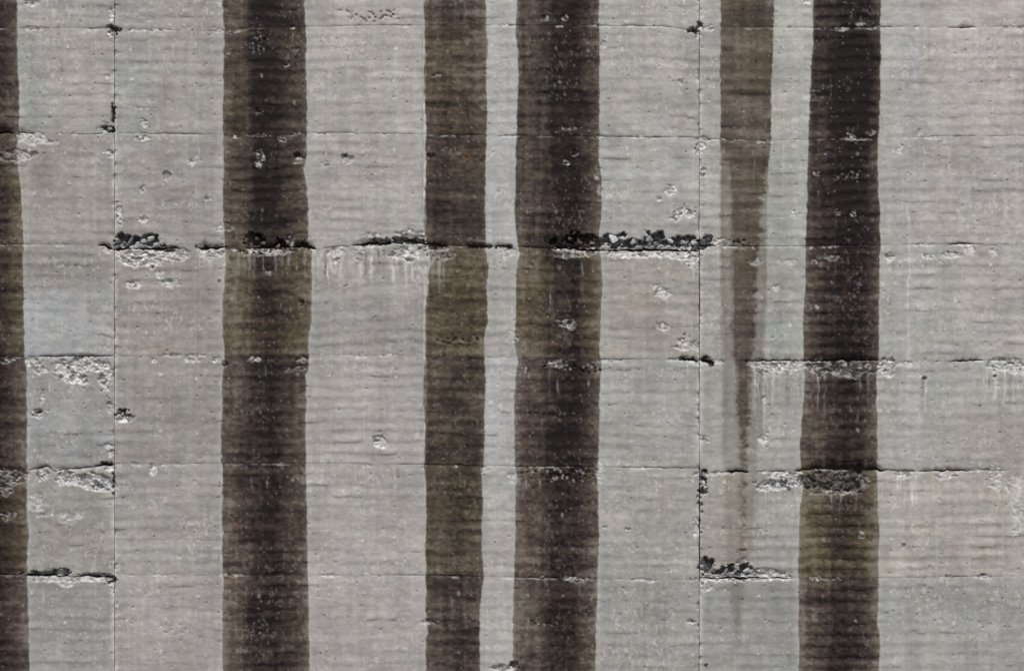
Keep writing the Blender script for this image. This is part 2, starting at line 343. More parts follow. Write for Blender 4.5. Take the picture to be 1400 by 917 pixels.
for _j, _v in ((2, 38), (3, 185), (4, 337), (5, 489), (6, 638), (7, 788)):
    for _i in range(22):
        _u = _jr.uniform(-60, 1440); _b = 0 if _u < 156 else (1 if _u < 956 else 2)
        _p = LIFT[_j][_b]; _vv = float(np.interp(_u, [q[0] for q in _p], [q[1] for q in _p]))
        SP.append((_u, _vv + _jr.uniform(-.5, 2.5), _jr.uniform(3, 15), _jr.uniform(1.2, 3.0), _jr.uniform(1.0, 2.4), 'a', _jr.uniform(.3, .8)))
# small stones of aggregate relief are worked into the broken faces; paleness is bare, lime-white concrete

# runs of lime (white) and of algae (dark) down the face: (u, v0, v1, half width, lime, algae)
rs = random.Random(5)
RUN = [(606,346,404,1.1,.55,0),(597,402,402.8,.1,.0,0),(427,340,440,1.0,.25,0),(1242,280,620,1.6,.30,0),(948,200,330,1.0,.25,0),(948,340,420,1.2,.3,0),(577.5,50,845,.8,.0,.5),(581.2,50,845,1.1,.45,0),(578,350,380,3,.5,0),
       (1263,518,545,1.8,0,.6),(1266,520,575,1.4,.5,0),(1342,505,545,2,0,.35),(1360,515,560,1.6,.45,0),(1352,510,540,2,0,.45),(1385,520,560,1.2,.4,0),(1295,500,600,.8,0,.35),
       (1040,505,545,2.5,0,.45),(1048,500,560,2,.3,.0),(1037,505,560,1,.5,0),(1062,505,560,2,0,.3),(1044,520,600,1.6,.35,0),(1257,560,590,.8,.4,0),(1113,505,530,1.5,.4,0),(1128,510,540,1.5,.35,0),(1175,510,545,2.5,.25,0),(1186,512,545,2,.3,0),
       (1136,668,705,1.0,.4,0),(1148,668,715,1.2,.4,0),(1090,672,700,1.2,.25,0),(1120,675,700,1.5,.2,0),(752,403,421,.7,.6,0),(718,495,515,1.2,.5,0),(700,410,450,.6,.4,0),(585,380,410,.7,.2,0),
       (762,520,535,1.2,.6,0),(805,520,524,1.2,.7,0),(738,655,665,.8,.6,0),(720,655,665,.8,.6,0),(628,640,655,.7,.5,0),(486,632,660,.7,.5,0),(447,665,668,.8,0,.6),(543,638,660,1.4,0,.45),(722,845,862,.8,.5,0),(1252,640,720,2,.25,0),(1384,660,740,2.4,.3,0),(1365,655,690,1.5,.35,0)]
for (u, v1, hw, li, al) in ((452,372,2.2,.4,0),(459,390,1.6,.45,0),(493,395,2.5,0,.55),(508,392,2.6,.5,0),(541,372,1.6,.7,.0),(548,385,3.2,0,.7),(556,405,2.0,.6,0),(563,398,2.4,.55,0),(571,415,3.5,.45,0),(444,365,2.5,0,.5),(575,380,3.5,.5,0),(590,372,2.0,0,.6),(437,350,3,0,.4)):
    RUN.append((u, 342, v1, hw, li, al))
for i in range(26):
    u = rs.uniform(430, 604); dk = rs.random() < .35
    RUN.append((u, 338 + rs.uniform(0, 8), 338 + rs.uniform(25, 75), rs.uniform(1.0, 4.0), 0 if dk else rs.uniform(.2, .55), rs.uniform(.35, .7) if dk else 0))
for i in range(16):
    u = rs.uniform(308, 420)
    RUN.append((u, 342, 342 + rs.uniform(12, 50), rs.uniform(.8, 2.2), rs.uniform(.2, .45), 0))
for i in range(10):
    u = rs.uniform(668, 706)
    RUN.append((u, 340, 340 + rs.uniform(10, 45), rs.uniform(.8, 2.5), rs.uniform(.1, .35), rs.choice([0, 0, .25])))
for i in range(14):
    u = rs.uniform(272, 304)
    RUN.append((u, 345, 345 + rs.uniform(8, 30), rs.uniform(.8, 2), rs.uniform(.1, .3), rs.choice([0, 0, .2])))
for i in range(12):
    u = rs.uniform(1025, 1130)
    RUN.append((u, 500 + rs.uniform(0, 12), 520 + rs.uniform(15, 70), rs.uniform(.8, 2.6), rs.choice([0, .3, .5]), rs.choice([0, .3, .5])))
for i in range(16):
    u = rs.uniform(1340, 1400)
    RUN.append((u, 500 + rs.uniform(0, 12), 515 + rs.uniform(15, 60), rs.uniform(.8, 2.2), rs.choice([0, .25, .45]), rs.choice([0, .3])))
for i in range(22):
    u = rs.uniform(1040, 1400)
    RUN.append((u, 650 + rs.uniform(0, 12), 665 + rs.uniform(15, 60), rs.uniform(.8, 2.4), rs.choice([.15, .25, .45]), 0))
for i in range(70):
    u = rs.uniform(0, 1400); j = rs.choice([38, 184, 336, 490, 640, 788])
    RUN.append((u, j + rs.uniform(0, 30), j + rs.uniform(30, 90), rs.uniform(.5, 1.6), rs.uniform(.05, .25), rs.choice([0, 0, 0, .15])))

# tone of the concrete, patch by patch: (u0, u1, v0, v1, soft u, soft v, rgb)
TONE = [
 (-500,156,-262,38,8,3,(161,159,156)),(-500,156,38,184,8,3,(161,158,153)),(-500,60,38,184,20,3,(154,156,152)),(-500,156,184,336,8,3,(158,154,150)),(-500,156,336,400,8,3,(152,150,147)),(-500,156,394,490,8,6,(160,162,164)),(-500,156,490,642,8,3,(152,153,150)),(-500,156,560,640,8,30,(153,155,156)),(-500,156,642,788,8,3,(155,153,148)),(-500,156,788,1090,8,3,(150,150,148)),
 (157,240,-262,184,10,3,(155,157,154)),(200,304,-262,184,20,3,(160,157,153)),(157,304,184,338,10,3,(159,156,153)),(157,304,338,488,6,3,(157,151,146)),(157,304,488,634,6,3,(153,150,146)),(157,304,634,786,6,3,(156,154,151)),(157,304,786,1090,6,3,(159,155,153)),
 (420,582,-262,186,6,3,(167,164,160)),(420,582,186,336,6,3,(166,163,160)),(420,582,336,420,6,3,(160,157,153)),(420,582,410,488,6,12,(158,156,154)),(420,582,488,634,6,3,(165,162,160)),(420,582,634,786,6,3,(164,161,158)),(420,582,786,1090,6,3,(165,161,159)),
 (664,708,-262,186,4,3,(170,170,168)),(664,708,186,338,4,3,(170,171,171)),(664,708,338,490,4,3,(164,163,160)),(664,708,488,637,4,3,(170,171,172)),(664,708,637,788,4,3,(168,166,164)),(664,708,788,1090,4,3,(168,166,163)),
 (820,956,-262,188,6,3,(167,165,161)),(820,956,188,336,6,3,(165,165,162)),(820,956,340,490,6,3,(161,157,151)),(820,956,488,640,6,3,(160,160,156)),(820,956,640,790,6,3,(159,158,153)),(820,956,788,1090,6,3,(155,155,151)),
 (956,990,-262,336,4,3,(165,164,160)),(956,990,336,490,4,3,(161,160,156)),(956,1110,490,646,4,3,(159,160,155)),(956,1050,646,788,6,3,(160,156,150)),(1040,1110,646,788,14,3,(160,160,156)),(956,1110,790,1090,6,3,(153,154,151)),
 (1050,1112,-262,200,6,20,(165,166,161)),(1045,1110,190,490,6,10,(160,163,157)),
 (1200,1800,-262,190,10,3,(172,168,164)),(1290,1800,-262,120,30,20,(176,171,168)),(1200,1270,60,340,14,40,(167,168,163)),(1260,1800,180,490,20,20,(168,165,162)),(1200,1300,336,490,10,3,(163,164,159)),(1200,1800,490,640,10,3,(160,161,157)),(1310,1400,560,640,20,20,(164,160,156)),(1200,1800,640,790,10,3,(167,163,157)),(1200,1800,790,1090,10,3,(155,156,153)),(1230,1260,-262,640,5,60,(168,167,166)),
]

BOARD = 15.2
COLW = 46.0

def steps(lo, hi, f0, f1, fine, coarse):
    """grid lines from lo to hi, close together between f0 and f1"""
    out = []
    a, b = max(lo, f0), min(hi, f1)
    if a >= b:
        n = max(2, int(math.ceil((hi - lo) / coarse))); return np.linspace(lo, hi, n + 1)
    if lo < a:
        out.append(np.linspace(lo, a, max(1, int(math.ceil((a - lo) / coarse))) + 1)[:-1])
    out.append(np.linspace(a, b, max(2, int(math.ceil((b - a) / fine))) + 1))
    if hi > b:
        out.append(np.linspace(b, hi, max(1, int(math.ceil((hi - b) / coarse))) + 1)[1:])
    return np.concatenate(out)

FINE, COARSE = 1.25, 5.0
rng = np.random.RandomState(11)
DOTS = []
for j in range(1, 9):
    base = LIFT[j][1][0][1]
    for dv, pr in ((27, .75), (68, .22), (105, .2)):
        for k in range(-12, 40):
            if rng.rand() < pr:
                DOTS.append((43 + 45.2 * k + rng.normal(0, 3), base + dv + rng.normal(0, 3.0), rng.uniform(1.3, 2.6), rng.uniform(1.2, 4.0), rng.uniform(.25, .95)))

def build_fields(X, Y, row, bay, Jt, Jb, dT, dB, dL, dR):
    """height above the wall plane (cm, towards the viewer), colour and weathering at every point"""
    sh = X.shape
    h = (fbm(X, Y, 190, 120, 3, 40) - .5) * 2.2
    # --- form boards: every board leans a little, its lower edge proud
    wob = (vn(X / 80.0, Y / 60.0, 45) - .5) * 3.5 + (vn(X / 14.0, Y / 9.0, 46) - .5) * 2.2
    q = (Y - Jt + wob) / BOARD
    k = np.floor(q); f = q - k
    cshift = (vn(k * 1.37 + row * 11.1, k * 0 + bay * 3.0, 47) - .5) * 26.0 * 0
    cq = (X + cshift + 8.0) / COLW
    ck = np.floor(cq); cf = cq - ck
    R = _tab(48)
    ii = (k.astype(np.int32) * 7 + row * 31) & 255; jj = (ck.astype(np.int32) * 3 + 5) & 255
    r1 = R[ii, jj]; r2 = _tab(49)[ii, jj]; r3 = _tab(50)[ii, jj]
    win = ss(0, .12, cf) * ss(1, .88, cf)
    lens = ss(.38, .75, vn(X / 15.0, k * 3.1 + row * 1.7, 51))
    crisp = r1 > .88
    # closed stretches of the lift joints: the two lifts are flush there
    gT0 = joint_gap(row, X[0])[None, :]; gB0 = joint_gap(row + 1, X[0])[None, :]
    flush = (1 - np.exp(-dT / 2.5) * ss(.9, .2, gT0)) * (1 - np.exp(-dB / 2.5) * ss(.9, .2, gB0))
    amp = .16 + .85 * vn(X / 50.0, k * 1.9 + row, 58) * (.15 + .85 * ss(.3, .75, fbm(X, Y, 110, 70, 2, 59))) + .45 * (r1 - .4) * win
    amp = amp + .45 * ss(1092, 1104, X) * ss(1206, 1196, X) * win
    ridge = np.sin(np.pi * np.clip(f, 0, 1) ** 1.5) ** 2
    hb = np.clip(amp, 0, 2) * ridge * .75
    lean = (0.9 * ss(.72, 1., r1)) * win * (.15 + 1.0 * lens)
    hb = hb + lean * (f ** 1.4) * np.where(crisp, ss(1.0, .90, f), ss(1.0, .72, f))
    hb = hb + (fbm(X, Y, 26, 9.0, 2, 55) - .5) * .5
    h = h + hb * flush
    h = h + (r2 - .5) * .30 * win * flush
    along = vn(X / 34.0, q * .97, 52)
    h = h + (along - .5) * .4 * flush
    # ribs left by the joints of the form panels
    rib = np.exp(-((cf - .5) * COLW / 0.9 - COLW * .5 / .9 * np.sign(cf - .5)) ** 2)
    ribm = ss(.55, .8, vn(ck * 1.7, Y / 60.0, 53))
    h = h + rib * ribm * .35
    # fine surface
    n3 = fbm(X, Y, 5.0, 4.0, 2, 54); n9 = fbm(X, Y, 12, 8, 2, 57)
    h = h + (n3 - .5) * .5 + (n9 - .5) * .4

    # --- tone
    C = np.empty(sh + (3,), np.float32); C[:] = (161, 159, 155)
    for u0, u1, v0, v1, su, sv, col in TONE:
        if u1 < X.min() - 30 or u0 > X.max() + 30 or v1 < Y.min() - 60 or v0 > Y.max() + 60: continue
        wgt = ss(u0 - su, u0 + su, X) * ss(u1 + su, u1 - su, X) * ss(v0 - sv, v0 + sv, Y) * ss(v1 + sv, v1 - sv, Y)
        ca = np.array(col, np.float32); grey = ca.mean() + np.array((3.0, .2, -3.2), np.float32)
        C += wgt[..., None] * (.88 * ca + .12 * grey + (ca.mean() - 159.5) * .25 - C)
    blot = fbm(X, Y, 60, 34, 4, 60) - .5
    band = fbm(X, Y, 75, 7.5, 3, 64) - .5
    vert = fbm(X, Y, 5, 60, 2, 67) - .5
    mott = fbm(X, Y, 9, 7, 3, 69) - .5
    g4 = fbm(X, Y, 4.2, 3.4, 2, 70) - .5
    wash = fbm(X, Y, 26, 190, 2, 166) - .5
    tone = wash * .10 + blot * .13 + band * .10 + vert * .08 + mott * .13 + g4 * .10 + (r3 - .5) * .03
    ledge_shade = np.exp(-((f - .04) / .07) ** 2) * (r1 > .55) * win  # faint shade under the board ledges, painted into the tone
    C *= (1 + tone - .06 * ledge_shade * (along))[..., None]
    hue = fbm(X, Y, 26, 22, 3, 72) - .5
    C[..., 0] += hue * 4; C[..., 2] -= hue * 4
    hue2 = fbm(X, Y, 18, 30, 2, 75) - .5
    C[..., 1] += hue2 * 3

    lime = np.zeros(sh, np.float32); rust = np.zeros(sh, np.float32)
    algae = np.zeros(sh, np.float32)
    # --- stains
    cover = np.zeros(sh, np.float32); depth = np.zeros(sh, np.float32); olive = np.zeros(sh, np.float32)
    ew = (vn(X / 30.0, Y / 7.0, 77) - .5) * 1.8 + (vn(X / 9.0, Y / 2.6, 78) - .5) * 1.2 + (vn(X / 60.0, Y / 26.0, 79) - .5) * 2.0
    strk = fbm(X, Y, 7, 160, 3, 80) - .5
    blotS = fbm(X, Y, 26, 16, 3, 83) - .5
    grainS = fbm(X, Y, 4.5, 3.2, 2, 86) - .5
    wide = fbm(X, Y, 60, 70, 2, 88) - .5
    for si, s in enumerate(ST):
        l = curve(s['l'])(Y) + ew; r = curve(s['r'])(Y) + ew * .9
        if (r < X).all() or (l > X).all(): continue
        m = ss(-.9, .9, X - l) * ss(.9, -.9, X - r)
        t = np.clip((X - l) / (r - l), 0, 1)
        d = np.interp(t + strk * .10, [p_[0] for p_ in s['prof']], [p_[1] for p_ in s['prof']])
        seam_shade = np.exp(-((f - .02) / .09) ** 2) + np.exp(-((f - 1.0) / .06) ** 2)  # ledge shadows along the board seams, painted into the stain depth
        d = d + s['lift'].get(row, 0) + strk * .34 + blotS * .46 + grainS * .55 + band * .45 + wide * .25 - .15 * (ridge - .4) * (.4 + .9 * vn(X / 18, k * 2.3 + row, 168))
        if si == 5: d = d + seam_shade * win * (r1 > .25) * .30 * ss(.05, .3, t) * ss(1, .85, t) - .04
        else: d = d + seam_shade * win * (r1 > .6) * .14
        ov = np.clip(s['olive'].get(row, 0.0) * (1.15 - .8 * np.clip(d, 0, 1)) + wide * .5 + hue * .5, 0, 1)
        edge = np.exp(-np.minimum(X - l, r - X) / 3.0)
        ov = np.maximum(ov, np.clip(edge * .8 * vn(X / 20, Y / 45, 91), 0, 1) * (m > 0))
        mm = m
        if s.get('faint'):
            sf = np.interp(Y, [200, 260, 500, 800], [.9, 2.0, 3.0, 6.0])
            m = ss(-sf, sf, X - l) * ss(sf, -sf, X - r)
            core_l = curve([(-262,985),(200,988),(235,999),(330,1001),(480,1002),(500,1008),(640,1012),(690,1011),(780,1012),(800,1000),(900,1004)])(Y) + ew * 1.6 + wide * 5 + blotS * 7 + grainS * 7
            core_r = curve([(-262,1060),(200,1056),(230,1046),(330,1040),(400,1032),(490,1030),(520,1024),(640,1020),(700,1018),(780,1016),(800,1016),(900,1010)])(Y) + ew * 1.6 - wide * 5 + band * 10 + grainS * 7
            soft = 5.0
            core = ss(-soft, soft, X - core_l) * ss(soft, -soft, X - core_r)
            thin = curve([(-262,1),(180,.97),(215,.8),(260,.55),(480,.46),(500,.40),(640,.36),(660,.36),(780,.32),(795,.24),(850,.26),(900,.05),(930,0)])(Y)
            ct = curve([(-262,.97),(230,.97),(480,.93),(500,.9),(640,.82),(660,.86),(740,.66),(780,.6),(800,.42),(860,.34),(905,.05),(930,0)])(Y)
            mm = m * np.clip(thin * .55 + .45 * thin * (1 + strk) + (ct - thin * .6) * core, 0, .98)
            d = .30 + blotS * .5 + grainS * .3 + strk * .3 + band * .7 + core * .08 + s['lift'].get(row, 0)
            ov = np.clip(.12 + wide * 1.2 + .3 * (Y > 500), 0, 1)
        depth = np.where(m > .02, d, depth); olive = np.where(m > .02, ov, olive)
        cover = np.maximum(cover, mm)
        # cool washed rim just outside the stain
        if not s.get('faint'):
            dist = np.maximum(l - X, X - r)
            rim = np.exp(-np.clip(dist, 0, 99) / 4.5) * (dist > 0) * (.35 + .9 * vn(X / 12, Y / 30, 92))
            C += (rim * .75)[..., None] * (np.array((171, 175, 175), np.float32) - C)

    # --- runs of lime and algae
    x0, x1, y0, y1 = X.min(), X.max(), Y.min(), Y.max()
    for (u, v0, v1, hw, li, al) in RUN:
        if u < x0 - 6 or u > x1 + 6 or v1 < y0 or v0 > y1: continue
        ix = np.where(np.abs(X[0] - u) < hw * 3 + 2)[0]
        if not len(ix): continue
        sl = (slice(None), slice(ix[0], ix[-1] + 1))
        XX, YY = X[sl], Y[sl]
        wander = (vn(YY / 11, XX * 0 + u, 93) - .5) * 2.4 + (vn(YY / 4, XX * 0 + u + 5, 93) - .5) * .9
        taper = hw * (.55 + .9 * vn(YY / 9, XX * 0 + u * 1.7, 96))
        g = np.exp(-((XX - u + wander) / taper) ** 2) * ss(v0 - 4, v0 + 4, YY) * ss(v1 + 6, v0 + (v1 - v0) * .25, YY) * (.2 + 1.2 * ss(.2, .8, vn(XX / 2, YY / 6, 94))) * (1 - .5 * cover[sl])
        lime[sl] = np.maximum(lime[sl], g * li); algae[sl] = np.maximum(algae[sl], g * al)

    # --- form-tie marks: small pale plugs, a little proud
    for (u, v, ru, rv, li) in DOTS:
        if u < x0 + 2 or u > x1 - 2 or v < y0 + 2 or v > y1 - 2: continue
        ix = np.where(np.abs(X[0] - u) < 7)[0]; iy = np.where(np.abs(Y[:, ix[0]] - v) < 10)[0] if len(ix) else []
        if not len(iy): continue
        sl = (slice(iy[0], iy[-1] + 1), slice(ix[0], ix[-1] + 1))
        XX, YY = X[sl], Y[sl]
        rr = ((XX - u) / ru) ** 2 + ((YY - v) / rv) ** 2 + (vn(XX / 2, YY / 2, 95) - .5) * 1.4
        g = ss(1.3, .4, rr)
        h[sl] += g * .7; lime[sl] = np.maximum(lime[sl], g * li * (.5 - .28 * cover[sl]))

    # --- bug holes
    f1, f21, rid = worley(X, Y, 15.0, 100)
    pit = (rid > .86) * ss(.12, .04, f1)
    h = h - pit * 1.6
    speck = (rid < .10) * ss(.11, .03, f1 + (n3 - .5) * .12)
    h = h + speck * .6
    lime = np.maximum(lime, speck * (.10 + 2.4 * rid) * (1 - .72 * cover))
    f1b, f21b, ridb = worley(X, Y, 5.5, 104)
    spk = (ridb > .90) * ss(.30, .12, f1b) * ss(.35, .65, vn(X / 40, Y / 22, 107))
    lime = np.maximum(lime, spk * (.30 - .15 * cover))

    sc1 = fbm(X, Y, 3.4, 5.0, 3, 160, .6); zone = ss(.42, .72, fbm(X, Y, 70, 30, 2, 163))
    scuff = ss(.60, .78, sc1) * zone
    lime = np.maximum(lime, scuff * (.30 - .21 * cover)); h = h + scuff * .35
    # --- crumbled arrises along the joints
    gT = joint_gap(row, X[0])[None, :]; gB = joint_gap(row + 1, X[0])[None, :]
    nT = vn(X / 11.0, Y * 0 + row * 2.7 + bay, 110); nB = vn(X / 11.0, Y * 0 + row * 4.1 + bay, 111)
    hT = np.clip(gT, 0, 6) * (.4 + .9 * nT) + .05 + .5 * ss(.6, .85, nT); hB = np.clip(gB, 0, 6) * (.4 + .9 * nB) + .05 + .5 * ss(.6, .85, nB)
    jag = .6 + .9 * vn(X / 2.6, Y / 2.6, 112)
    cT = np.exp(-dT / (.5 + hT * .8) * jag); cB = np.exp(-dB / (.5 + hB * .8) * jag)
    h = h - cT * hT * .9 - cB * hB * 1.3
    lipw = ss(.45, .75, vn(X / 24.0, Y * 0 + row * 1.9, 113))
    lime = np.maximum(lime, np.exp(-((dT - .6 - 1.5 * nT) / (1.0 + 1.2 * nT)) ** 2) * lipw * (.30 + .28 * np.clip(gT, 0, 2)) * ss(.25, .8, vn(X / 5, Y / 2, 114)) * (1 - .3 * cover))
    vc0 = .50 if bay == 2 else .62; vc1 = .52 if bay == 1 else .62
    vch = ss(vc0, vc0 + .2, vn(Y / 9.0, X * 0 + bay * 7.0, 115)); vch2 = ss(vc1, vc1 + .2, vn(Y / 9.0, X * 0 + bay * 7.0 + 9.5, 116))
    h = h - np.exp(-dL / (.7 + vch * 2.0) * jag) * (.4 + vch * 3.0) - np.exp(-dR / (.7 + vch2 * 2.0) * jag) * (.4 + vch2 * 3.0)
    lime = np.maximum(lime, np.maximum(np.exp(-dR / 2.0) * vch2, np.exp(-dL / 2.0) * vch) * .45)
    if bay > 0:
        mg = np.exp(-(dL / (2.5 + 4 * vn(Y / 40.0, X * 0 + bay, 117))) ** 2) * ss(.35, .7, vn(Y / 55.0, X * 0 + bay * 3.0, 118)) * (.4 + .8 * vn(X / 2.5, Y / 6.0, 119))
        lime = np.maximum(lime, mg * .38)
    if bay < 2:
        mg = np.exp(-(dR / (2.5 + 4 * vn(Y / 40.0, X * 0 + bay + 5, 117))) ** 2) * ss(.35, .7, vn(Y / 55.0, X * 0 + bay * 3.0 + 7, 118)) * (.4 + .8 * vn(X / 2.5, Y / 6.0, 119))
        lime = np.maximum(lime, mg * .38)
    # thin pale fins where the form panels met
    fin = np.exp(-(np.minimum(cf, 1 - cf) * COLW / .9) ** 2) * ss(.5, .75, vn(ck * 1.7, Y / 45.0, 53)) * (.3 + .8 * vn(X / 2, Y / 7, 119))
    lime = np.maximum(lime, fin * .16 * (1 - .9 * cover))

    # --- broken places
    for (u, v, ru, rv, dp, kd, pale) in SP:
        pad = 1.6
        if u + ru * pad < x0 or u - ru * pad > x1 or v + rv * pad < y0 or v - rv * pad > y1: continue
        ix = np.where(np.abs(X[0] - u) < ru * pad)[0]
        if not len(ix): continue
        cy_ = Y[:, ix[len(ix) // 2]]
        iy = np.where(np.abs(cy_ - v) < rv * pad + 3)[0]
        if not len(iy): continue
        sl = (slice(iy[0], iy[-1] + 1), slice(ix[0], ix[-1] + 1))
        XX, YY = X[sl], Y[sl]
        if kd == 'c' and dp > 9: dp = 9 + (dp - 9) * .3
        sc = max(3.0, min(ru, rv) * .8)
        nn = fbm(XX + u * 3.1, YY + v * 1.7, sc * 1.5, sc, 4, 120, .62)
        rr = np.sqrt(((XX - u) / ru) ** 2 + ((YY - v) / rv) ** 2) + (nn - .5) * (2.2 if kd in 'pc' else 1.6)
        m = ss(1.02, .86, rr)
        if kd == 'a':
            cs = 5.4 if dp > 4 else 4.2
            w1, w21, wr = worley(XX + u + (nn - .5) * 5, YY * 1.25 + (nn - .5) * 5, cs, 124)
            rg = 1 - np.abs(fbm(XX + v, YY * 1.2 + u, 5.0, 3.6, 3, 126, .6) - .5) * 4.2
            crease = ss(.55, .95, rg)
            bump = ss(.0, .35, w21) * (.25 + .9 * wr) + (fbm(XX, YY, 3.2, 2.6, 2, 127) - .5) * .9
            am = min(dp, 4.5)
            h[sl] = h[sl] * (1 - .7 * m) - m * (dp * .5 + am * (.28 * crease - .34 * bump + .3 * (wr < .16)))
            shade = .74 + .42 * wr + (nn - .5) * .2
            broken_rgb = np.array((196, 196, 196), np.float32) * shade[..., None]
            C[sl] += (m * (.25 + .6 * pale))[..., None] * (np.clip(broken_rgb, 0, 226) - C[sl])
            rimm = np.clip(ss(1.15, .95, rr) - ss(.95, .78, rr), 0, 1) * np.clip((YY - v) / rv + .2, 0, 1)
            lime[sl] = np.maximum(lime[sl] * (1 - .6 * m), pale * np.maximum(rimm * .4, m * ss(.55, .9, wr) * .5))
            cover[sl] *= 1 - m * np.clip(min(.12, pale) + .4 * pale * ss(.4, .8, wr), 0, .7)
            depth[sl] = depth[sl] + m * ((.30 if pale > .1 else .55) - .5 * wr)
            if pale < .1: olive[sl] *= 1 - .8 * m
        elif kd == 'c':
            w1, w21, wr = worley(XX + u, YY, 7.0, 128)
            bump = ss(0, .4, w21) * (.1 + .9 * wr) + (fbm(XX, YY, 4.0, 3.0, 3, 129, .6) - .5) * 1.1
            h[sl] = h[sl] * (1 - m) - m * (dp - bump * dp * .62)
            broken_rgb = np.array((122, 124, 128), np.float32) * (.40 + 1.05 * wr ** 2)[..., None]  # cavity floor darkened in its colour, for shadow as well as dirt
            C[sl] += (m * .8)[..., None] * (broken_rgb - C[sl])
            rimm = np.clip(ss(1.3, 1.0, rr) - m, 0, 1)
            lime[sl] = np.maximum(lime[sl] * (1 - m), rimm * .3 * pale)
        elif kd == 'p':
            h[sl] = h[sl] - m * dp * (.55 if pale > .05 else 1.0)
            rimm = np.clip(ss(1.5, 1.05, rr) - m, 0, 1)
            h[sl] += rimm * .5
            lime[sl] = np.maximum(lime[sl], rimm * pale * .45 * np.clip((YY - v) / rv + .6, 0, 1))
        elif kd == 'h':
            w1, w21, wr = worley(XX + u, YY, 5.0, 132)
            mz = ss(1.15, .5, rr)
            hole = (wr > .45) * ss(.42, .2, w1) * mz
            h[sl] = h[sl] - hole * dp * 1.0 - mz * .3
            lime[sl] = np.maximum(lime[sl], mz * (wr < .3) * pale * .8 * ss(.5, .2, w1))
        elif kd == 'd':
            h[sl] = h[sl] - m * dp
    # rust flecks
    for (u, v, ru, rv, a) in ((638,215,9,7,.5),(652,213,5,4,.35),(488,214,7,5,.25),(1196,323,2,4,.25),(1156,400,3,8,.2),(318,790,14,4,.35),(322,718,10,6,.25),(585,215,6,12,.3),(966,915,2,5,.8),(780,815,8,6,.25)):
        if u < x0 or u > x1 or v < y0 or v > y1: continue
        g = np.exp(-((X - u) / ru) ** 2 - ((Y - v) / rv) ** 2) * ss(.42, .7, vn(X / 2.6, Y / 2.6, 136))
        rust = np.maximum(rust, g * a)
    cover2 = np.clip(cover + algae * .8 * (1 - cover), 0, 1)
    depth = np.where(cover < .05, .25, depth)
    olive = np.where(cover < .05, .8, olive)
    return h, C, cover2, np.clip(depth, 0, 1), np.clip(olive, 0, 1), np.clip(lime, 0, .95), np.clip(rust, 0, 1)

